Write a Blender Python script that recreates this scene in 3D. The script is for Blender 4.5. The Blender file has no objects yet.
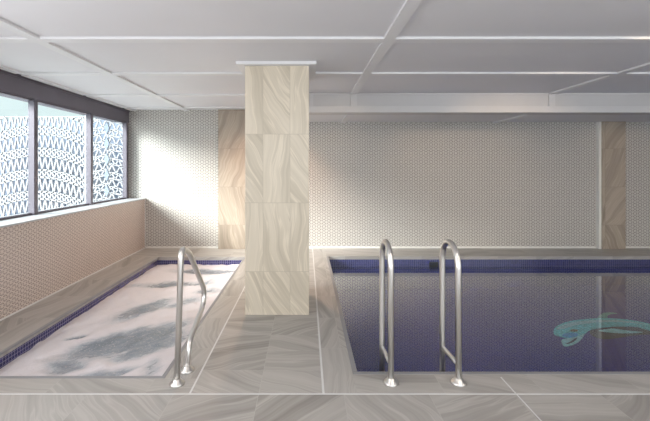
import bpy, bmesh, math, random
from mathutils import Vector, Matrix, noise
random.seed(7)
scene = bpy.context.scene
COL = scene.collection
F, CX, CY, EYE = 385.0, 306.5, 167.0, 1.4          # focal length and vanishing point in 650x421 pixels, eye height


# ------------------------------------------------------------------ mesh helpers
class MB:
    def __init__(self):
        self.v, self.f = [], []

    def box(self, x0, x1, y0, y1, z0, z1):
        n = len(self.v)
        self.v += [(x, y, z) for z in (z0, z1) for y in (y0, y1) for x in (x0, x1)]
        self.f += [tuple(n + i for i in q) for q in
                   ((0, 2, 3, 1), (4, 5, 7, 6), (0, 1, 5, 4), (2, 6, 7, 3), (0, 4, 6, 2), (1, 3, 7, 5))]
        return self

    def bar(self, a, b, w, d, axis):
        """square bar a->b; w = width in the plane, d = depth along axis"""
        a, b, axis = Vector(a), Vector(b), Vector(axis).normalized()
        t = (b - a).normalized()
        s = t.cross(axis).normalized() * w / 2
        k = axis * d / 2
        n = len(self.v)
        for p in (a, b):
            self.v += [tuple(p + s + k), tuple(p - s + k), tuple(p - s - k), tuple(p + s - k)]
        self.f += [tuple(n + i for i in q) for q in
                   ((0, 1, 2, 3), (7, 6, 5, 4), (0, 4, 5, 1), (1, 5, 6, 2), (2, 6, 7, 3), (3, 7, 4, 0))]
        return self

    def prism(self, pts, z0, z1):
        """pts: outline (x, y), extruded z0..z1"""
        n, m = len(self.v), len(pts)
        self.v += [(x, y, z0) for x, y in pts] + [(x, y, z1) for x, y in pts]
        self.f.append(tuple(n + i for i in reversed(range(m))))
        self.f.append(tuple(n + m + i for i in range(m)))
        for i in range(m):
            j = (i + 1) % m
            self.f.append((n + i, n + j, n + m + j, n + m + i))
        return self

    def tube(self, pts, r, seg=16, caps=True):
        pts = [Vector(p) for p in pts]
        n0, rings = len(self.v), len(pts)
        up = None
        for i, p in enumerate(pts):
            t = (pts[min(i + 1, rings - 1)] - pts[max(i - 1, 0)]).normalized()
            if up is None:
                up = t.orthogonal().normalized()
            up = (up - t * up.dot(t)).normalized()
            w = t.cross(up)
            rr = r[i] if isinstance(r, (list, tuple)) else r
            for k in range(seg):
                a = 2 * math.pi * k / seg
                self.v.append(tuple(p + (up * math.cos(a) + w * math.sin(a)) * rr))
        for i in range(rings - 1):
            for k in range(seg):
                a, b = n0 + i * seg + k, n0 + i * seg + (k + 1) % seg
                self.f.append((a, b, b + seg, a + seg))
        if caps:
            self.f.append(tuple(n0 + k for k in reversed(range(seg))))
            self.f.append(tuple(n0 + (rings - 1) * seg + k for k in range(seg)))
        return self

    def build(self, name, mat, parent=None, smooth=False, bevel=0.0, loc=None):
        me = bpy.data.meshes.new(name)
        o = Vector(loc) if loc is not None else Vector((0, 0, 0))
        me.from_pydata([tuple(Vector(v) - o) for v in self.v], [], self.f)
        bm = bmesh.new()
        bm.from_mesh(me)
        bmesh.ops.recalc_face_normals(bm, faces=bm.faces)
        uv = bm.loops.layers.uv.new('UVMap')           # metric box projection in world metres
        for f in bm.faces:
            n = f.normal
            ax = max(range(3), key=lambda i: abs(n[i]))
            for l in f.loops:
                c = l.vert.co + o
                l[uv].uv = ((c.y, c.z), (c.x, c.z), (c.x, c.y))[ax]
        bm.to_mesh(me)
        bm.free()
        if smooth:
            for p in me.polygons:
                p.use_smooth = True
        ob = bpy.data.objects.new(name, me)
        COL.objects.link(ob)
        if mat:
            me.materials.append(mat)
        if parent:
            ob.parent = parent
            ob.location = o - parent.location
        else:
            ob.location = o
        if bevel:
            b = ob.modifiers.new('bevel', 'BEVEL')
            b.width, b.segments, b.limit_method = bevel, 2, 'ANGLE'
        return ob


def tag(o, label=None, cat=None, group=None, kind=None):
    for k, v in (('label', label), ('category', cat), ('group', group), ('kind', kind)):
        if v:
            o[k] = v
    return o


def empty(name, loc, label=None, cat=None, group=None, kind=None):
    o = bpy.data.objects.new(name, None)
    o.empty_display_size = 0.1
    o.location = loc
    COL.objects.link(o)
    return tag(o, label, cat, group, kind)


def struct(name, mb, mat, **k):
    o = mb.build(name, mat, **k)
    o['kind'] = 'structure'
    return o


def B(*a):
    return MB().box(*a)


def cat_rom(pts, n=8, closed=False):
    out, m = [], len(pts)
    rng = range(m) if closed else range(m - 1)
    for i in rng:
        g = (lambda j: pts[j % m]) if closed else (lambda j: pts[min(max(j, 0), m - 1)])
        p0, p1, p2, p3 = (Vector(g(i + d)) for d in (-1, 0, 1, 2))
        for s in range(n):
            t = s / n
            out.append(tuple(0.5 * ((2 * p1) + (p2 - p0) * t + (2 * p0 - 5 * p1 + 4 * p2 - p3) * t * t
                                    + (3 * p1 - p0 - 3 * p2 + p3) * t ** 3)))
    if not closed:
        out.append(tuple(pts[-1]))
    return out


def fillet(pts, rad, n=8):
    """polyline with rounded corners; rad one radius per inner corner"""
    P = [Vector(p) for p in pts]
    out = [P[0]]
    for i in range(1, len(P) - 1):
        a, c, b = P[i - 1], P[i], P[i + 1]
        u, w = (a - c).normalized(), (b - c).normalized()
        half = u.angle(w) / 2
        d = min(rad[i - 1] / math.tan(half), (a - c).length * .98, (b - c).length * .98)
        r = d * math.tan(half)
        cen = c + (u + w).normalized() * (r / math.sin(half))
        s, e = c + u * d - cen, c + w * d - cen
        ang = s.angle(e)
        ax = s.cross(e).normalized()
        for k in range(n + 1):
            out.append(cen + Matrix.Rotation(ang * k / n, 3, ax) @ s)
    out.append(P[-1])
    return out


# ------------------------------------------------------------------ materials
class NT:
    """thin wrapper for building node trees"""
    def __init__(self, name):
        self.m = bpy.data.materials.new(name)
        self.m.use_nodes = True
        self.t = self.m.node_tree
        self.b = self.t.nodes['Principled BSDF']
        self.out = self.t.nodes['Material Output']

    def n(self, typ, **kw):
        o = self.t.nodes.new(typ)
        for k, v in kw.items():
            setattr(o, k, v)
        return o

    def set(self, sock, v):
        if hasattr(v, 'is_output'):
            self.t.links.new(v, sock)
        elif v is not None:
            sock.default_value = v

    def math(self, op, a, b=None, c=None):
        o = self.n('ShaderNodeMath', operation=op)
        for s, v in zip(o.inputs, (a, b, c)):
            self.set(s, v)
        return o.outputs[0]

    def vec(self, op, a, b=None, c=None):
        o = self.n('ShaderNodeVectorMath', operation=op)
        for s, v in zip(o.inputs, (a, b, c)):
            self.set(s, v)
        return o.outputs['Value'] if op in ('DOT_PRODUCT', 'LENGTH') else o.outputs['Vector']

    def uv(self):
        return self.n('ShaderNodeTexCoord').outputs['UV']

    def obj(self):
        return self.n('ShaderNodeTexCoord').outputs['Object']

    def noise(self, v, scale, detail=3, rough=.5, dist=0, dim='3D'):
        o = self.n('ShaderNodeTexNoise', noise_dimensions=dim)
        self.set(o.inputs['Vector'], v)
        o.inputs['Scale'].default_value = scale
        o.inputs['Detail'].default_value = detail
        o.inputs['Roughness'].default_value = rough
        o.inputs['Distortion'].default_value = dist
        return o.outputs['Fac']

    def ramp(self, fac, stops):
        o = self.n('ShaderNodeValToRGB')
        e = o.color_ramp.elements
        while len(e) < len(stops):
            e.new(0.5)
        for i, (p, c) in enumerate(stops):
            e[i].position = p
            e[i].color = (*c, 1) if len(c) == 3 else c
        self.set(o.inputs[0], fac)
        return o.outputs[0]

    def mix(self, fac, a, b):
        o = self.n('ShaderNodeMix', data_type='RGBA')
        self.set(o.inputs['Factor'], fac)
        for i, v in ((6, a), (7, b)):
            self.set(o.inputs[i], (*v, 1) if isinstance(v, tuple) and len(v) == 3 else v)
        return o.outputs[2]

    def bump(self, h, strength=.2, dist=.005):
        o = self.n('ShaderNodeBump')
        o.inputs['Strength'].default_value = strength
        o.inputs['Distance'].default_value = dist
        self.set(o.inputs['Height'], h)
        self.set(self.b.inputs['Normal'], o.outputs[0])

    def bsdf(self, color=None, rough=.5, metal=0.0, spec=.5):
        i = self.b.inputs
        if color is not None:
            self.set(i['Base Color'], (*color, 1) if isinstance(color, tuple) and len(color) == 3 else color)
        self.set(i['Roughness'], rough)
        i['Metallic'].default_value = metal
        i['Specular IOR Level'].default_value = spec
        return self.m


def paint(name, col, rough=.5, metal=0.0, spec=.5, var=.04, scale=3.0):
    N = NT(name)
    f = N.noise(N.obj(), scale, 3)
    c = N.ramp(f, [(.3, tuple(x * (1 - var) for x in col)), (.7, tuple(min(1, x * (1 + var)) for x in col))])
    return N.bsdf(c, rough, metal, spec)


def stone(name, size, off, dark, light, grout, gw=.003, ang=None, rough=.35, seed=0.0):
    """banded stone-look porcelain: every tile carries its grain at its own angle"""
    N = NT(name)
    uv = N.vec('SUBTRACT', N.uv(), (off[0], off[1], 0))
    q = N.vec('DIVIDE', uv, (size[0], size[1], 1))
    cell = N.vec('ADD', N.vec('FLOOR', q), (seed, seed * 1.7, 0))
    wn = N.n('ShaderNodeTexWhiteNoise', noise_dimensions='2D')
    N.set(wn.inputs['Vector'], cell)
    r = wn.outputs['Value']
    lo, hi = ang if ang else (-1.2, 1.2)
    a = N.math('MULTIPLY_ADD', r, hi - lo, lo)
    rot = N.n('ShaderNodeVectorRotate', rotation_type='Z_AXIS')
    N.set(rot.inputs['Vector'], uv)
    N.set(rot.inputs['Angle'], a)
    p = N.vec('ADD', rot.outputs[0], N.vec('MULTIPLY', wn.outputs['Color'], (30, 30, 30)))
    warp = N.noise(p, 1.6, 2)
    p2 = N.vec('ADD', N.vec('MULTIPLY', p, (.35, 6.5, 1)), N.vec('MULTIPLY', N.vec('SUBTRACT', warp, (.5, .5, .5)), (0, 1.6, 0)))
    band = N.noise(p2, 1.5, 3, .55)
    p3 = N.vec('ADD', N.vec('MULTIPLY', p, (.6, 30.0, 1)), N.vec('MULTIPLY', warp, (0, 5.0, 0)))
    fine = N.noise(p3, 1.6, 2)
    f = N.math('ADD', N.math('MULTIPLY', band, .75), N.math('MULTIPLY', fine, .25))
    f = N.math('ADD', f, N.math('MULTIPLY', N.math('SUBTRACT', r, .5), .10))
    c = N.ramp(f, [(.30, dark), (.48, tuple(d * .45 + l * .55 for d, l in zip(dark, light))), (.68, light)])
    # lighter veins along the band boundaries
    vein = N.math('SUBTRACT', 1.0, N.math('MULTIPLY', N.math('ABSOLUTE', N.math('SUBTRACT', band, .52)), 40))
    vein = N.math('MULTIPLY', N.math('MAXIMUM', vein, 0), .55)
    c = N.mix(vein, c, tuple(min(1, l * 1.12) for l in light))
    fr = N.vec('FRACTION', q)
    d = N.vec('MULTIPLY', N.vec('SUBTRACT', (.5, .5, .5), N.vec('ABSOLUTE', N.vec('SUBTRACT', fr, (.5, .5, .5)))), (size[0], size[1], 1))
    s = N.n('ShaderNodeSeparateXYZ')
    N.set(s.inputs[0], d)
    g = N.math('LESS_THAN', N.math('MINIMUM', s.outputs[0], s.outputs[1]), gw / 2)
    c = N.mix(g, c, grout)
    N.bump(N.math('SUBTRACT', N.math('MULTIPLY', fine, .15), g), .25, .002)
    return N.bsdf(c, rough)


def hexwall(name, a, tile, line, rough=.35):
    """pressed hexagon mosaic: pale hexagon outlines and spokes over grey triangles"""
    N = NT(name)
    p = N.vec('DIVIDE', N.uv(), (a, a, 1))
    R, H = (1, 1.7320508, 1), (.5, .8660254, 0)
    wrap = lambda v: N.vec('SUBTRACT', N.vec('MODULO', N.vec('ADD', v, (400, 692.82032, 0)), R), H)
    A = wrap(p)
    Bv = wrap(N.vec('SUBTRACT', p, H))
    A = N.vec('MULTIPLY', A, (1, 1, 0))
    Bv = N.vec('MULTIPLY', Bv, (1, 1, 0))
    sel = N.math('LESS_THAN', N.vec('DOT_PRODUCT', A, A), N.vec('DOT_PRODUCT', Bv, Bv))
    mx = N.n('ShaderNodeMix', data_type='VECTOR')
    N.set(mx.inputs['Factor'], sel)
    N.set(mx.inputs[4], Bv)
    N.set(mx.inputs[5], A)
    g = N.vec('ABSOLUTE', mx.outputs[1])
    s = N.n('ShaderNodeSeparateXYZ')
    N.set(s.inputs[0], g)
    gx, gy = s.outputs[0], s.outputs[1]
    hd = N.math('MAXIMUM', gx, N.math('ADD', N.math('MULTIPLY', gx, .5), N.math('MULTIPLY', gy, .8660254)))
    edge = N.math('GREATER_THAN', hd, .425)
    # three spokes through the middle (towards the corners)
    d1 = gx
    d2 = N.math('ABSOLUTE', N.math('SUBTRACT', N.math('MULTIPLY', gx, .5), N.math('MULTIPLY', gy, .8660254)))
    sp = N.math('LESS_THAN', N.math('MINIMUM', d1, d2), .045)
    ring = N.math('LESS_THAN', N.math('ABSOLUTE', N.math('SUBTRACT', hd, .2)), .045)
    core = N.math('LESS_THAN', hd, .13)
    k = N.math('MAXIMUM', edge, N.math('MAXIMUM', sp, ring))
    cellv = N.noise(N.uv(), 4.0, 2)
    tcol = N.ramp(cellv, [(.3, tuple(t * .92 for t in tile)), (.7, tuple(t * 1.08 for t in tile))])
    tcol = N.mix(N.math('MULTIPLY', core, .45), tcol, tuple(t * .55 for t in tile))
    N.bump(k, .35, .003)
    return N.bsdf(N.mix(k, tcol, line), rough)


def mosaic(name, size, c1, c2, grout, rough=.18):
    N = NT(name)
    b = N.n('ShaderNodeTexBrick', offset=0.0, squash=1.0)
    N.set(b.inputs['Vector'], N.uv())
    for k, v in (('Color1', (*c1, 1)), ('Color2', (*c2, 1)), ('Mortar', (*grout, 1)), ('Scale', 1.0),
                 ('Mortar Size', size * .055), ('Mortar Smooth', .1), ('Bias', 0.0), ('Brick Width', size), ('Row Height', size)):
        b.inputs[k].default_value = v
    N.bump(N.math('SUBTRACT', 1.0, b.outputs['Fac']), .3, .002)
    return N.bsdf(b.outputs['Color'], rough)


M = {}
DK, LT, GR = (.25, .235, .22), (.45, .43, .41), (.45, .435, .415)
M['floor'] = stone('stone_tile_floor', (.525, .525), (-.295, 1.849), DK, LT, GR, rough=.3, seed=3)
M['walk'] = stone('stone_tile_walkway', (.55, .278), (-.295, 2.374), DK, LT, GR, rough=.3, ang=(-.6, .5), seed=5)
M['coping'] = stone('stone_tile_coping', (.235, .60), (-2.79, 2.374), DK, LT, GR, ang=(1.0, 2.0), seed=2)
M['coping_long'] = stone('stone_tile_coping_front', (.62, .226), (.24, 2.374), DK, LT, GR, ang=(-.5, .5), seed=11)
M['coping_back'] = stone('stone_tile_coping_back', (.60, .65), (.0, 6.0), DK, LT, GR, ang=(-.4, .4), seed=9)
M['column'] = stone('stone_tile_column', (.255, .65), (-.411, .411), (.50, .44, .345), (.75, .675, .555), (.52, .46, .37), gw=.004,
                    ang=(-2.3, -.9), seed=4)
M['pilaster'] = stone('stone_tile_pilaster', (.6, .65), (-1.51, .411), (.27, .225, .18), (.47, .40, .33), (.28, .24, .20), gw=.004,
                      ang=(-2.2, -.8), seed=8)
M['wall'] = hexwall('hexagon_mosaic_wall', .086, (.255, .235, .22), (.62, .60, .57))
M['wall_warm'] = hexwall('hexagon_mosaic_half_wall', .072, (.33, .265, .24), (.67, .585, .535))
M['navy'] = mosaic('navy_mosaic', .030, (.012, .014, .085), (.03, .030, .15), (.36, .34, .52))
M['band'] = mosaic('royal_blue_mosaic', .030, (.013, .015, .08), (.025, .028, .14), (.15, .15, .28))
M['pool'] = mosaic('pool_mosaic', .028, (.006, .016, .25), (.010, .024, .35), (.02, .035, .34), rough=.3)
M['ceiling'] = paint('ceiling_board', (.75, .75, .785), .55, var=.02, scale=1.0)
M['beam'] = paint('white_beam_paint', (.62, .61, .62), .5, var=.02)
M['beam_trim'] = paint('white_beam_trim', (.68, .67, .68), .5, var=.02)
M['batten'] = paint('white_batten', (.78, .78, .80), .45, var=.02)
M['plaster'] = paint('white_plaster', (.70, .70, .70), .6, var=.03)
M['sill'] = paint('white_sill', (.48, .49, .52), .3, var=.03)
M['frame'] = paint('window_metal', (.15, .135, .165), .4, .3, var=.06)
M['nosing'] = paint('grey_nosing', (.25, .25, .265), .4, var=.08)
M['joint'] = paint('pale_joint', (.66, .66, .66), .5, var=.05)
M['white_trim'] = paint('white_edge_trim', (.80, .79, .76), .4, var=.02)
M['black'] = paint('black_plastic', (.012, .013, .013), .4)
M['olive'] = paint('olive_plastic', (.10, .11, .06), .4)
M['screen'] = paint('white_screen_metal', (.34, .345, .375), .5, var=.02)
M['facade'] = paint('blue_grey_render', (.18, .225, .32), .7, var=.06)
M['ground'] = paint('outdoor_paving', (.62, .62, .63), .8, var=.08)


def steel():
    N = NT('brushed_steel')
    v = N.vec('MULTIPLY', N.obj(), (60, 60, 3))
    f = N.noise(v, 6, 2)
    r = N.math('MULTIPLY_ADD', f, .10, .27)
    return N.bsdf((.78, .765, .745), r, 1.0)


M['steel'] = steel()


def glass():
    N = NT('window_glass')
    t = N.n('ShaderNodeBsdfTransparent')
    t.inputs[0].default_value = (.93, .97, .97, 1)
    g = N.n('ShaderNodeBsdfGlossy')
    g.inputs['Roughness'].default_value = .02
    fr = N.n('ShaderNodeLayerWeight')
    fr.inputs['Blend'].default_value = .5
    mx = N.n('ShaderNodeMixShader')
    N.set(mx.inputs[0], N.math('MULTIPLY_ADD', N.math('POWER', fr.outputs['Facing'], 4), .5, .03))
    N.t.links.new(t.outputs[0], mx.inputs[1])
    N.t.links.new(g.outputs[0], mx.inputs[2])
    N.t.links.new(mx.outputs[0], N.out.inputs['Surface'])
    return N.m


M['glass'] = glass()

WATER_IOR = 1.33


def water():
    N = NT('still_water')
    v = N.obj()
    h = N.math('ADD', N.noise(N.vec('MULTIPLY', v, (1, .6, 1)), 5.0, 2), N.math('MULTIPLY', N.noise(v, 14.0, 2), .06))
    bp = N.n('ShaderNodeBump')
    bp.inputs['Strength'].default_value = .06
    bp.inputs['Distance'].default_value = .006
    N.set(bp.inputs['Height'], h)
    re = N.n('ShaderNodeBsdfRefraction')
    re.inputs['Color'].default_value = (.82, .92, 1.0, 1)
    re.inputs['Roughness'].default_value = 0
    re.inputs['IOR'].default_value = WATER_IOR
    gl = N.n('ShaderNodeBsdfGlossy')
    gl.inputs['Roughness'].default_value = .015
    gl.inputs['Color'].default_value = (1, 1, 1, 1)
    fr = N.n('ShaderNodeLayerWeight')
    fr.inputs['Blend'].default_value = .5
    for x in (re, gl, fr):
        N.set(x.inputs['Normal'], bp.outputs[0])
    k = N.math('MINIMUM', N.math('MULTIPLY_ADD', N.math('POWER', fr.outputs['Facing'], 3.5), 1.3, .02), .97)
    mx = N.n('ShaderNodeMixShader')
    N.t.links.new(k, mx.inputs[0])
    N.t.links.new(re.outputs[0], mx.inputs[1])
    N.t.links.new(gl.outputs[0], mx.inputs[2])
    N.t.links.new(mx.outputs[0], N.out.inputs['Surface'])
    return N.m


M['water'] = water()


def foam():
    N = NT('foaming_water')
    at = N.n('ShaderNodeAttribute', attribute_name='clear')
    o = N.obj()
    w = N.noise(o, 3.0, 4, .6, 1.2)
    rt = N.n('ShaderNodeVectorRotate', rotation_type='Z_AXIS')
    N.set(rt.inputs['Vector'], o)
    rt.inputs['Angle'].default_value = -.75
    fine = N.noise(N.vec('MULTIPLY', rt.outputs[0], (.45, 1, 1)), 11.0, 5, .65, 1.2)
    k = N.math('ADD', at.outputs['Fac'], N.math('MULTIPLY', N.math('SUBTRACT', fine, .5), .95))
    k = N.math('ADD', k, N.math('MULTIPLY', N.math('SUBTRACT', w, .5), .5))
    c = N.ramp(k, [(.10, (.72, .695, .73)), (.36, (.60, .59, .625)), (.62, (.40, .43, .48)), (1.0, (.20, .235, .28))])
    sp = N.noise(o, 60.0, 3, .7)
    c = N.mix(N.math('MULTIPLY', N.math('GREATER_THAN', sp, .60), .35), c, (.82, .78, .79))
    N.bump(N.math('ADD', fine, N.math('MULTIPLY', sp, .5)), .35, .02)
    return N.bsdf(c, N.ramp(k, [(.2, (.6,) * 3), (.7, (.2,) * 3)]))


M['foam'] = foam()

# ------------------------------------------------------------------ dimensions
XW, XG = -2.79, -3.11                # half wall face, window glass
YB, YR, XR = 6.65, -2.6, 9.4         # back wall, rear wall, right wall
ZC, ZL = 2.385, 2.175                # ceiling, lowered ceiling
SX0, SX1, SY0, SY1 = -2.32, -.94, 2.55, 5.99     # spa opening
PX0, PX1, PY0, PY1 = .313, 8.5, 2.60, 6.04        # pool opening
YJ = 2.374                           # joint across the floor
WZ = -.157                           # pool water level

# ------------------------------------------------------------------ setting: walls, floor, ceiling
struct('wall_back', B(-3.12, XR, YB, YB + .2, -.05, ZC), M['wall'])
hw = struct('wall_left', B(-3.3, XW, 3.1, YB, -.05, .845), M['wall_warm'])
struct('wall_left_front', B(-3.3, XW, YR, 3.1, -.05, ZC), M['wall_warm'])
struct('wall_right', B(XR, XR + .2, YR, YB, -.05, ZC), M['wall'])
rear = MB()
rear.box(-3.3, -1.6, YR - .2, YR, -.05, ZC).box(-1.6, 8.2, YR - .2, YR, -.05, .5).box(-1.6, 8.2, YR - .2, YR, 2.25, ZC).box(8.2, XR, YR - .2, YR, -.05, ZC)
struct('wall_rear', rear, M['plaster'])
struct('ceiling', B(-3.3, XR + .2, YR - .2, YB + .2, ZC, ZC + .2), M['ceiling'])
struct('ceiling_lowered', B(-.45, XR, 5.36, YB, ZL, ZC - .002), M['ceiling'])

fl = MB()
fl.box(XW, XR, YR, YJ, -.05, 0)
struct('floor', fl, M['floor'])
struct('floor_walkway', B(-.72, .104, YJ, YB, -.05, 0), M['walk'])

# joints: pale movement joints, flush with the tiles
n = 1
for a in ((XW, XR, YJ - .006, YJ + .006), (-.727, -.715, YJ + .006, YB - .01), (.098, .112, YJ + .006, YB - .01), (1.290, 1.298, YR, YJ - .006),
          (1.290, 1.298, YJ + .006, PY0 - .036)):
    struct('trim_%d' % n, B(a[0], a[1], a[2], a[3], -.02, .0012), M['joint'])
    n += 1
# white beads at the foot of the walls and in the corner
struct('baseboard_back', B(XW + .012, XR, YB - .012, YB, 0, .028), M['white_trim'])
struct('baseboard_left', B(XW, XW + .010, YR, YB - .012, 0, .012), M['plaster'])
struct('trim_%d' % n, B(XW, XW + .008, YB - .010, YB, .028, .845), M['plaster']); n += 1

# ceiling battens: a grid of flat white cover strips
bt = .020
ys = (-1.45, -.36, .73, 1.82, 2.905, 3.99, 5.19, 6.30)
xs = (-3.02, -2.10, .585, 3.22, 5.84, 8.46)
bw = .085
for i, y in enumerate(ys):
    x1 = XR if y < 5 else -.46
    struct('trim_%d' % n, B(-2.94, x1, y, y + bw, ZC - bt, ZC - .0005), M['batten']); n += 1
for x in xs:
    for i in range(len(ys)):
        y0 = ys[i] + bw
        y1 = ys[i + 1] if i + 1 < len(ys) else YB
        if x > -.5 and i >= 5:
            y1 = min(y1, 5.10)
        if y1 - y0 < .05 or (x > -.5 and i >= 6):
            continue
        if x < -3 and y0 < 3.0 and y1 < 3.1:
            continue
        struct('trim_%d' % n, B(x, x + bw, max(y0, 3.1) if x < -3 else y0, y1, ZC - bt, ZC - .0005), M['batten']); n += 1
for x in xs[2:]:
    struct('trim_%d' % n, B(x, x + bw, 5.40, YB, ZL - bt, ZL - .0005), M['batten']); n += 1

# dropped beam with panelled face
bm_ = empty('ceiling_beam', (4.4, 5.2, 2.125), 'long white dropped ceiling beam with panelled face above the pool', 'beam')
B(-.45, XR, 5.135, 5.36, 2.125, ZC - .002).build('beam_core', M['beam'], bm_)
B(-.45, XR, 5.115, 5.135, 2.125, 2.212).build('lower_band', M['beam_trim'], bm_, bevel=.003)
B(-.45, XR, 5.115, 5.135, 2.366, ZC - .002).build('upper_band', M['beam_trim'], bm_)
for x in (.045,) + tuple(xs[2:]):
    B(x, x + bw if x > .1 else x + .045, 5.115, 5.135, 2.212, 2.366).build('divider', M['beam_trim'], bm_)

# ------------------------------------------------------------------ window on the left
win = empty('window_1', (XG, 4.9, .86), kind='structure')
struct('window_sill', B(-3.3, XW + .012, 3.1, YB, .845, .862), M['sill'], parent=win)
B(-3.3, -3.065, 3.1, YB, 2.165, ZC).build('window_header', M['frame'], win)
B(-3.3, -3.045, 3.1, YB, 2.385 - .035, ZC - .001).build('header_trim', M['frame'], win)
fr = MB()
mull = (3.185, 4.315, 5.448, 6.528)
for y in mull:
    fr.box(XG - .012, -3.05, y, y + .06, .862, 2.165)
fr.box(XG - .02, XG + .03, 3.1, YB, .862, .885).box(XG - .02, XG + .035, 3.1, YB, 2.145, 2.165)
fr.box(XG - .02, XG + .02, 6.588, YB - .001, .885, 2.145)
fr.build('window_frame', M['frame'], win, bevel=.004)
for i in range(3):
    B(XG - .006, XG + .006, mull[i] + .06, mull[i + 1], .885, 2.145).build('window_pane', M['glass'], win)

# ------------------------------------------------------------------ column and pilasters
c = empty('column', (-.278, 3.94, 0), 'wide cream stone-tiled column standing between the spa and the pool', 'column')
B(-.581, .024, 3.64, 4.24, 0, ZC - .001).build('shaft', M['column'], c, bevel=.003)
cap = MB()
cap.box(-.655, .092, 3.575, 3.64, ZC - .03, ZC - .001).box(-.655, .092, 4.24, 4.305, ZC - .03, ZC - .001)
cap.box(-.655, -.581, 3.64, 4.24, ZC - .03, ZC - .001).box(.024, .092, 3.64, 4.24, ZC - .03, ZC - .001)
cap.build('ceiling_collar', M['batten'], c)

p = empty('pilaster', (-1.22, 6.6, 0), 'brown banded stone pilaster on the back wall behind the spa', 'pilaster')
B(-1.51, -.93, 6.57, YB - .001, 0, ZC - .001).build('tile_cladding', M['pilaster'], p, bevel=.003)
p = empty('pilaster', (5.24, 6.6, 0), 'narrow brown stone pilaster on the back wall beyond the pool', 'pilaster')
B(5.045, 5.44, 6.56, YB - .001, 0, ZL - .001).build('tile_cladding', M['pilaster'], p, bevel=.003)
B(5.0, 5.045, 6.585, YB - .001, 0, ZL - .001).build('edge_trim', M['white_trim'], p)

# ------------------------------------------------------------------ spa
spa = empty('spa_pool', (-1.63, 4.27, 0), 'sunken rectangular spa with navy mosaic rim under the windows', 'spa')
B(XW, -.727, YJ + .006, SY0, -.05, 0).build('coping', M['coping_long'], spa)
B(XW, SX0, SY0, SY1, -.05, 0).build('coping', M['coping'], spa)
B(SX1, -.727, SY0, SY1, -.05, 0).build('coping', M['coping'], spa)
B(XW, -.727, SY1, YB, -.05, 0).build('coping', M['coping_back'], spa)


def ring(x0, x1, y0, y1, w, z0, z1):
    m = MB()
    m.box(x0 - w, x1 + w, y0 - w, y0, z0, z1).box(x0 - w, x1 + w, y1, y1 + w, z0, z1)
    m.box(x0 - w, x0, y0, y1, z0, z1).box(x1, x1 + w, y0, y1, z0, z1)
    return m


def inner_ring(x0, x1, y0, y1, w, z0, z1):
    m = MB()                                           # lip on the near side and both flanks
    m.box(x0, x1, y0, y0 + w, z0, z1).box(x0, x0 + w, y0 + w, y1, z0, z1).box(x1 - w, x1, y0 + w, y1, z0, z1)
    return m


ring(SX0, SX1, SY0, SY1, .10, -.95, -.0505).build('basin_wall', M['navy'], spa)
B(SX0 - .1, SX1 + .1, SY0 - .1, SY1 + .1, -1.05, -.95).build('basin_floor', M['navy'], spa)
inner_ring(SX0, SX1, SY0, SY1, .028, -.014, .002).build('nosing', M['nosing'], spa, bevel=.003)

# foaming water: a lumpy sheet; 'clear' marks the swirls where the water shows through the foam
GX, GY = 64, 150
# swirls: (px, py, half-length px, half-width px, tilt) read off the photo and laid on the water
SW = []
sw = MB()
verts, clear = [], []
swirls = [(-1.62, 3.36, .52, .17, .75, .95), (-1.28, 3.36, .32, .13, .9, .75), (-1.55, 2.80, .30, .06, .5, .6), (-1.87, 2.95, .15, .11, .5, .9),
          (-2.06, 3.45, .08, .045, .7, .9), (-1.75, 4.10, .42, .13, 1.0, .75), (-1.40, 4.32, .26, .11, .8, .55),
          (-1.75, 5.02, .42, .13, .2, .8), (-1.50, 5.62, .5, .12, 0, .75), (-1.20, 4.75, .2, .1, .3, .5), (-1.15, 2.85, .07, .2, .2, .5)]
for j in range(GY + 1):
    y = SY0 + (SY1 - SY0) * j / GY
    for i in range(GX + 1):
        x = SX0 + (SX1 - SX0) * i / GX
        k = 0.0
        for cx, cy, a, b, t, s in swirls:
            dx, dy = x - cx, y - cy
            u, v = dx * math.cos(t) + dy * math.sin(t), -dx * math.sin(t) + dy * math.cos(t)
            w = 0.55 * noise.noise(Vector((x * 4 - y * 2, y * 4 - x * 2, cx)))
            k = max(k, s * max(0.0, 1.25 - (u / a) ** 2 * .6 - (v / b) ** 2 * .6 + w))
        k = min(k, 1.0)
        q = Vector((x * 3.2, y * 2.4, 0))
        z = -.118 + .018 * noise.noise(q) + .012 * noise.noise(q * 2.7) + .006 * noise.noise(q * 6) - .022 * k
        verts.append((x, y, z))
        clear.append(k)
faces = []
for j in range(GY):
    for i in range(GX):
        a = j * (GX + 1) + i
        faces.append((a, a + 1, a + GX + 2, a + GX + 1))
me = bpy.data.meshes.new('spa_water')
me.from_pydata(verts, [], faces)
at = me.attributes.new('clear', 'FLOAT', 'POINT')
for i, k in enumerate(clear):
    at.data[i].value = k
for pl in me.polygons:
    pl.use_smooth = True
me.materials.append(M['foam'])
so = bpy.data.objects.new('spa_water', me)
COL.objects.link(so)
tag(so, 'white foaming bubbling water with grey swirls filling the spa', 'water', kind='stuff')

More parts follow.
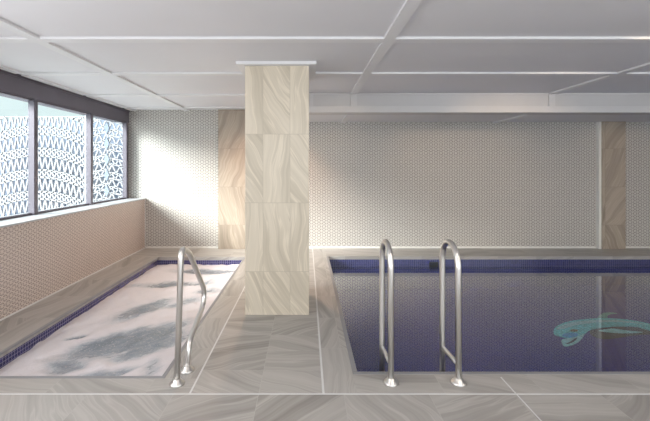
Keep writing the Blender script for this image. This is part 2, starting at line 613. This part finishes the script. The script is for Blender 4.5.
# ------------------------------------------------------------------ swimming pool
PF = -1.30
pool = empty('swimming_pool', (4.4, 4.3, 0), 'long navy tiled indoor swimming pool with still dark water', 'pool')
B(.112, PX0, YJ + .006, YB - .001, -.05, 0).build('coping', M['coping'], pool)
B(PX0, XR - .001, YJ + .006, PY0, -.05, 0).build('coping', M['coping_long'], pool)
B(PX0, XR - .001, PY1, YB - .001, -.05, 0).build('coping', M['coping_back'], pool)
B(PX1, XR - .001, PY0, PY1, -.05, 0).build('coping', M['coping'], pool)
ring(PX0, PX1, PY0, PY1, .12, -.32, -.0505).build('tile_band', M['band'], pool)
ring(PX0, PX1, PY0, PY1, .12, PF, -.32).build('basin_wall', M['pool'], pool)
B(PX0 - .12, PX1 + .12, PY0 - .12, PY1 + .12, PF - .1, PF).build('basin_floor', M['pool'], pool)
inner_ring(PX0, PX1, PY0, PY1, .034, -.014, .002).build('nosing', M['nosing'], pool, bevel=.003)
sk = B(1.925, 2.065, PY1 - .012, PY1, -.20, -.09).build('skimmer', M['black'], pool)
B(1.935, 2.055, PY1 - .018, PY1 - .012, -.145, -.128).build('skimmer_flap', M['olive'], sk)
me = bpy.data.meshes.new('pool_water')
me.from_pydata([(PX0, PY0, WZ), (PX1, PY0, WZ), (PX1, PY1, WZ), (PX0, PY1, WZ)], [], [(0, 1, 2, 3)])
me.materials.append(M['water'])
wo = bpy.data.objects.new('pool_water', me)
COL.objects.link(wo)
tag(wo, 'still dark blue water mirroring the wall in the swimming pool', 'water', kind='stuff')


# ------------------------------------------------------------------ dolphin mosaic laid in the pool floor
def on_pool_floor(px, py):
    """where a sight line bent by the water meets the pool floor"""
    d = Vector(((px - CX) / F, 1, -(py - CY) / F))
    t = (WZ - EYE) / d.z
    h = Vector((0, 0, EYE)) + d * t
    d.normalize()
    k = 1 / WATER_IOR
    hor = Vector((d.x, d.y, 0)) * k
    r = Vector((hor.x, hor.y, -math.sqrt(1 - hor.length_squared)))
    q = h + r * ((PF - WZ) / r.z)
    return q.x, q.y


def dol(pts, n=6):
    out = [on_pool_floor(540 + x / 5.91, 300 + y / 5.91) for x, y in pts]
    return [(x, y) for x, y, z in cat_rom([(x, y, 0) for x, y in out], n, True)]


def tess(name, col, var=.25):
    N = NT(name)
    v = N.n('ShaderNodeTexVoronoi')
    N.set(v.inputs['Vector'], N.obj())
    v.inputs['Scale'].default_value = 45
    s = N.n('ShaderNodeSeparateColor')
    N.set(s.inputs[0], v.outputs['Color'])
    c = N.ramp(s.outputs[0], [(0, tuple(x * (1 - var) for x in col)), (1, tuple(min(1, x * (1 + var)) for x in col))])
    return N.bsdf(c, .3)


M['teal'] = tess('turquoise_tesserae', (.16, .85, .80))
M['teal_light'] = tess('pale_turquoise_tesserae', (.40, .95, .90))
M['blue_t'] = tess('blue_tesserae', (.06, .50, .85))
M['dark_t'] = tess('dark_tesserae', (.015, .05, .09))
M['brown_t'] = tess('brown_tesserae', (.20, .20, .10))
M['fin_t'] = tess('dim_teal_tesserae', (.09, .42, .42))
M['belly_t'] = tess('grey_green_tesserae', (.03, .07, .10))
body = [(80, 188), (92, 163), (130, 141), (200, 122), (330, 109), (450, 111), (560, 124), (650, 142), (780, 172), (900, 205),
        (1000, 225), (1080, 205), (1060, 240), (1100, 285), (1010, 258), (880, 240), (760, 215), (650, 183), (560, 160), (450, 158), (370, 165), (300, 178),
        (262, 205), (215, 222), (165, 226), (120, 218), (88, 207)]
jaw = [(128, 238), (165, 228), (215, 221), (262, 204), (240, 238), (200, 264), (150, 276), (133, 262)]
cen = on_pool_floor(630, 326)
dm = empty('dolphin_mosaic', (cen[0], cen[1], PF), 'turquoise dolphin mosaic with open beak laid in the pool floor', 'mosaic')
z1 = PF + .012
MB().prism(dol(body), PF + .001, z1).build('body', M['teal'], dm)
MB().prism(dol([(300, 180), (370, 168), (450, 161), (560, 163), (650, 185), (760, 218), (650, 205), (560, 210), (480, 222), (400, 232), (340, 225), (300, 205)]),
           PF + .001, z1 - .004).build('belly', M['belly_t'], dm)
MB().prism(dol(jaw), PF + .001, z1 + .001).build('lower_jaw', M['teal_light'], dm)
MB().prism(dol([(150, 262), (175, 252), (205, 232), (220, 226), (205, 245), (178, 260)], 4), z1, z1 + .006).build('mouth', M['dark_t'], dm)
MB().prism(dol([(130, 215), (150, 200), (190, 195), (222, 202), (215, 218), (170, 225)], 4), z1 - .002, z1 + .003).build('upper_lip', M['blue_t'], dm)
MB().prism(dol([(176, 184), (195, 176), (220, 178), (222, 186), (200, 191)], 4), z1 - .002, z1 + .003).build('eye', M['brown_t'], dm)
MB().prism(dol([(345, 184), (395, 175), (435, 171), (500, 181), (605, 192), (560, 198), (480, 199), (400, 193)], 5), z1 - .002, z1 + .004).build('flipper', M['teal_light'], dm)
MB().prism(dol([(340, 108), (352, 92), (378, 78), (420, 74), (455, 80), (425, 84), (400, 92), (395, 107)], 5), PF + .001, z1 - .001).build('dorsal_fin', M['fin_t'], dm)
MB().prism(dol([(95, 175), (130, 152), (200, 133), (330, 120), (450, 121), (560, 133), (650, 150), (560, 140), (450, 132), (330, 136), (220, 150), (140, 172)], 5),
           z1 - .002, z1 + .002).build('back_highlight', M['teal_light'], dm)


# ------------------------------------------------------------------ steel rails
def flange(x, y, parent, tilt=0):
    m = MB()
    prof = [(.048, 0), (.048, .006), (.043, .014), (.028, .020), (.024, .034), (.0195, .036)]
    m.tube([(x, y, z) for r, z in prof], [r for r, z in prof], 24)
    return m.build('flange', M['steel'], parent, smooth=True)


R = .0195


def pool_rail(x, xb, label):
    e = empty('grab_rail', (x, 2.495, 0), label, 'handrail', None)
    yf, yb = 2.495, 2.805
    pts = fillet([(x, yf, .0), (x, yf + .005, .882), (xb, yb, .882), (xb, yb, -.62), (xb, 2.62, -.70)], [.150, .150, .10], 12)
    MB().tube(pts, R).build('rail', M['steel'], e, smooth=True)
    MB().tube([(x, yf + .002, .118), (xb, yb, .09)], R * .75).build('brace', M['steel'], e, smooth=True)
    flange(x, yf, e)
    return e


pool_rail(.5476, .550, 'left of the two steel rails at the pool edge, nearer the column')
pool_rail(.985, .990, 'right of the two steel rails at the pool edge, farther from the column')

e = empty('grab_rail', (-.836, 2.484, 0), 'bent steel figure-four handrail at the corner of the spa', 'handrail')
xa, xb = -.836, -.822
pts = fillet([(xa, 2.484, 0), (xa + .018, 2.515, .880), (xa + .02, 2.68, .80), (xb - .002, 3.12, .40), (xb, 3.06, .30), (xb, 2.70, .17), (xb, 2.645, .0)],
             [.05, .06, .09, .09, .10], 10)
MB().tube(pts, R).build('rail', M['steel'], e, smooth=True)
flange(xa, 2.484, e)
flange(xb, 2.645, e)


# ------------------------------------------------------------------ outside: patterned screens, façade, paving
def lattice(m, x0, x1, xc, zt, zb, Rr, period, band, ztop, y, w, pb, pv):
    arc = lambda x: -((x - xc) ** 2) / (2 * Rr)
    ax = (0, 1, 0)

    def seg(a, b, w=w):
        (xa_, za), (xb_, zb_) = a, b
        if max(za, zb_) > ztop:
            if min(za, zb_) >= ztop:
                return
            t = (ztop - za) / (zb_ - za)
            c_ = (xa_ + (xb_ - xa_) * t, ztop)
            a, b = (a, c_) if zb_ > za else (c_, b)
        if max(a[1], b[1]) < zb:
            return
        if abs(a[0] - b[0]) + abs(a[1] - b[1]) < .01:
            return
        m.bar((a[0], y, a[1]), (b[0], y, b[1]), w, .035, ax)
    rows = int((zt - zb) / period) + 8
    for k in range(-6, rows):
        z = zt - k * period
        for dz in (0, -band):                              # the two arcs of a band
            nx = 14
            for i in range(nx):
                a, b = x0 + (x1 - x0) * i / nx, x0 + (x1 - x0) * (i + 1) / nx
                seg((a, z + dz + arc(a)), (b, z + dz + arc(b)))
        x, up = x0, True
        while x < x1:                                      # short triangles in the band
            xn = min(x + pb / 2, x1)
            za, zb_ = (z - band, z) if up else (z, z - band)
            seg((x, za + arc(x)), (xn, zb_ + arc(xn)), w * .66)
            x, up = xn, not up
        x, up = x0, True
        while x < x1:                                      # tall V struts between bands
            xn = min(x + pv / 2, x1)
            za, zb_ = (z - period, z - band) if up else (z - band, z - period)
            seg((x, za + arc(x)), (xn, zb_ + arc(xn)), w * .66)
            x, up = xn, not up


sc = empty('screen_panel', (-6.5, 8.5, -.35), 'white arched lattice screen outside the nearer window panes', 'screen')
m = MB()
lattice(m, -8.2, -4.80, -5.95, 2.29, -.2, 2.3, .477, .155, 2.50, 8.5, .042, .11, .125)
m.build('lattice', M['screen'], sc)
m = MB()
m.box(-8.2, -4.80, 8.49, 8.51, 2.50, 2.515).box(-4.83, -4.78, 8.48, 8.52, -.35, 2.515).box(-8.23, -8.18, 8.48, 8.52, -.35, 2.515)
m.build('border', M['screen'], sc)
sc = empty('screen_panel', (-4.2, 8.1, -.35), 'white lattice screen with diamond seam outside the farthest window pane', 'screen')
m = MB()
lattice(m, -4.62, -4.17, -4.17, 2.55, -.2, .55, .30, .12, 2.9, 8.1, .036, .15, .17)
lattice(m, -4.17, -3.40, -4.17, 2.48, -.2, .75, .30, .12, 2.9, 8.1, .036, .15, .17)
m.build('lattice', M['screen'], sc)
m = MB()
m.box(-4.66, -4.62, 8.08, 8.12, -.35, 2.9).box(-3.42, -3.38, 8.08, 8.12, -.35, 2.9)
m.build('border', M['screen'], sc)
for k in range(9):
    z = 2.55 - k * .33
    q = [(-.055, 0), (0, .13), (.055, 0), (0, -.13)]
    d = MB()
    d.v = [(-4.19 + a, yy, z + b) for yy in (8.065, 8.08) for a, b in q]
    d.f = [(3, 2, 1, 0), (4, 5, 6, 7), (0, 1, 5, 4), (1, 2, 6, 5), (2, 3, 7, 6), (3, 0, 4, 7)]
    d.build('diamond_plate', M['facade'], sc)
struct('wall_outside', B(-14, -3.45, 9.2, 9.4, -.35, 2.52), M['facade'])
struct('ground_outside', B(-30, 20, -20, 30, -1.6, -1.5), M['ground'])
struct('terrace_outside', B(-12, -3.32, 0, 9.2, -.45, -.35), M['ground'])

# ------------------------------------------------------------------ light
w = bpy.data.worlds.new('overcast')
scene.world = w
w.use_nodes = True
SUN = Vector((-1, -.60, .52)).normalized()             # towards the hazy sun
wt = w.node_tree
bg = wt.nodes['Background']
tc = wt.nodes.new('ShaderNodeTexCoord')
dt = wt.nodes.new('ShaderNodeVectorMath'); dt.operation = 'DOT_PRODUCT'
dt.inputs[1].default_value = SUN
wt.links.new(tc.outputs['Generated'], dt.inputs[0])
cl = wt.nodes.new('ShaderNodeMath'); cl.operation = 'MAXIMUM'; cl.inputs[1].default_value = 0
wt.links.new(dt.outputs['Value'], cl.inputs[0])
pw = wt.nodes.new('ShaderNodeMath'); pw.operation = 'POWER'; pw.inputs[1].default_value = 7
wt.links.new(cl.outputs[0], pw.inputs[0])
st = wt.nodes.new('ShaderNodeMath'); st.operation = 'MULTIPLY_ADD'
st.inputs[1].default_value, st.inputs[2].default_value = 4.0, .90
wt.links.new(pw.outputs[0], st.inputs[0])
bg.inputs[0].default_value = (.86, .98, .99, 1)
wt.links.new(st.outputs[0], bg.inputs[1])


def area(name, loc, rot, sx, sy, power, col, spread=math.pi):
    l = bpy.data.lights.new(name, 'AREA')
    l.shape, l.size, l.size_y, l.energy, l.color, l.spread = 'RECTANGLE', sx, sy, power, col, spread
    o = bpy.data.objects.new(name, l)
    o.location, o.rotation_euler = loc, rot
    COL.objects.link(o)
    return o


def point(name, loc, power, col, rad=.08):
    l = bpy.data.lights.new(name, 'POINT')
    l.energy, l.color, l.shadow_soft_size = power, col, rad
    o = bpy.data.objects.new(name, l)
    o.location = loc
    COL.objects.link(o)
    return o


# soft low sun through the spa windows
s = bpy.data.lights.new('hazy_sun', 'SUN')
s.energy, s.angle, s.color = 14.0, .5, (1.0, .96, .92)
so_ = bpy.data.objects.new('hazy_sun', s)
COL.objects.link(so_)
so_.rotation_euler = (-SUN).to_track_quat('-Z', 'Y').to_euler()
# fill lamp added behind the camera, shining in through the rear wall opening
area('rear_fill', (3.3, YR - .15, 1.4), (math.radians(90), 0, 0), 9.6, 1.7, 85, (.92, .96, 1.0))
# cool fill added from the left, out of view; the wall there has no window
area('left_fill', (XW + .02, .3, 1.5), (math.radians(90), 0, math.radians(-90)), 3.6, 1.2, 58, (.95, .97, 1.0))
# ceiling panel lamps over the deck, behind the camera's view
for x in (-1.2, 1.4, 4.0, 6.6):
    area('ceiling_panel_lamp', (x, 1.3, ZC - .03), (0, 0, 0), 1.2, .3, 10, (1.0, .90, .78))
# warm lamp behind the column

def spot(loc, to, power, col, ang):
    l = bpy.data.lights.new('warm_spot', 'SPOT')
    l.energy, l.color, l.spot_size, l.spot_blend, l.shadow_soft_size = power, col, ang, 1.0, .06
    o = bpy.data.objects.new('warm_spot', l)
    o.location = loc
    o.rotation_euler = (Vector(to) - Vector(loc)).to_track_quat('-Z', 'Y').to_euler()
    COL.objects.link(o)


spot((-.64, 5.6, ZC - .03), (-.64, 5.6, 0), 120, (1.0, .64, .42), 2.75)     # downlight behind the column
spot((2.6, 1.7, ZC - .06), (2.75, YB, .95), 170, (1.0, .72, .47), .76)  # this and the next two: unseen spots added to warm the back wall
spot((4.9, 1.7, ZC - .06), (5.5, YB, .95), 85, (1.0, .72, .47), .70)
spot((.5, 2.1, ZC - .04), (.45, YB, 1.2), 60, (1.0, .74, .5), .55)
# ------------------------------------------------------------------ camera
cam = bpy.data.cameras.new('camera')
cam.sensor_width = 36
cam.lens = F / 650 * 36
cam.shift_x = (325 - CX) / 650
cam.shift_y = -(210.5 - CY) / 650
co = bpy.data.objects.new('camera', cam)
COL.objects.link(co)
co.location = (0, 0, EYE)
co.rotation_euler = (math.radians(90), 0, 0)
scene.camera = co
vs = scene.view_settings
vs.view_transform, vs.look, vs.gamma, vs.use_curve_mapping = 'Standard', 'None', 1.0, False
vs.exposure = 0.25
scene.cycles.use_denoising = True
scene.cycles.max_bounces = 14
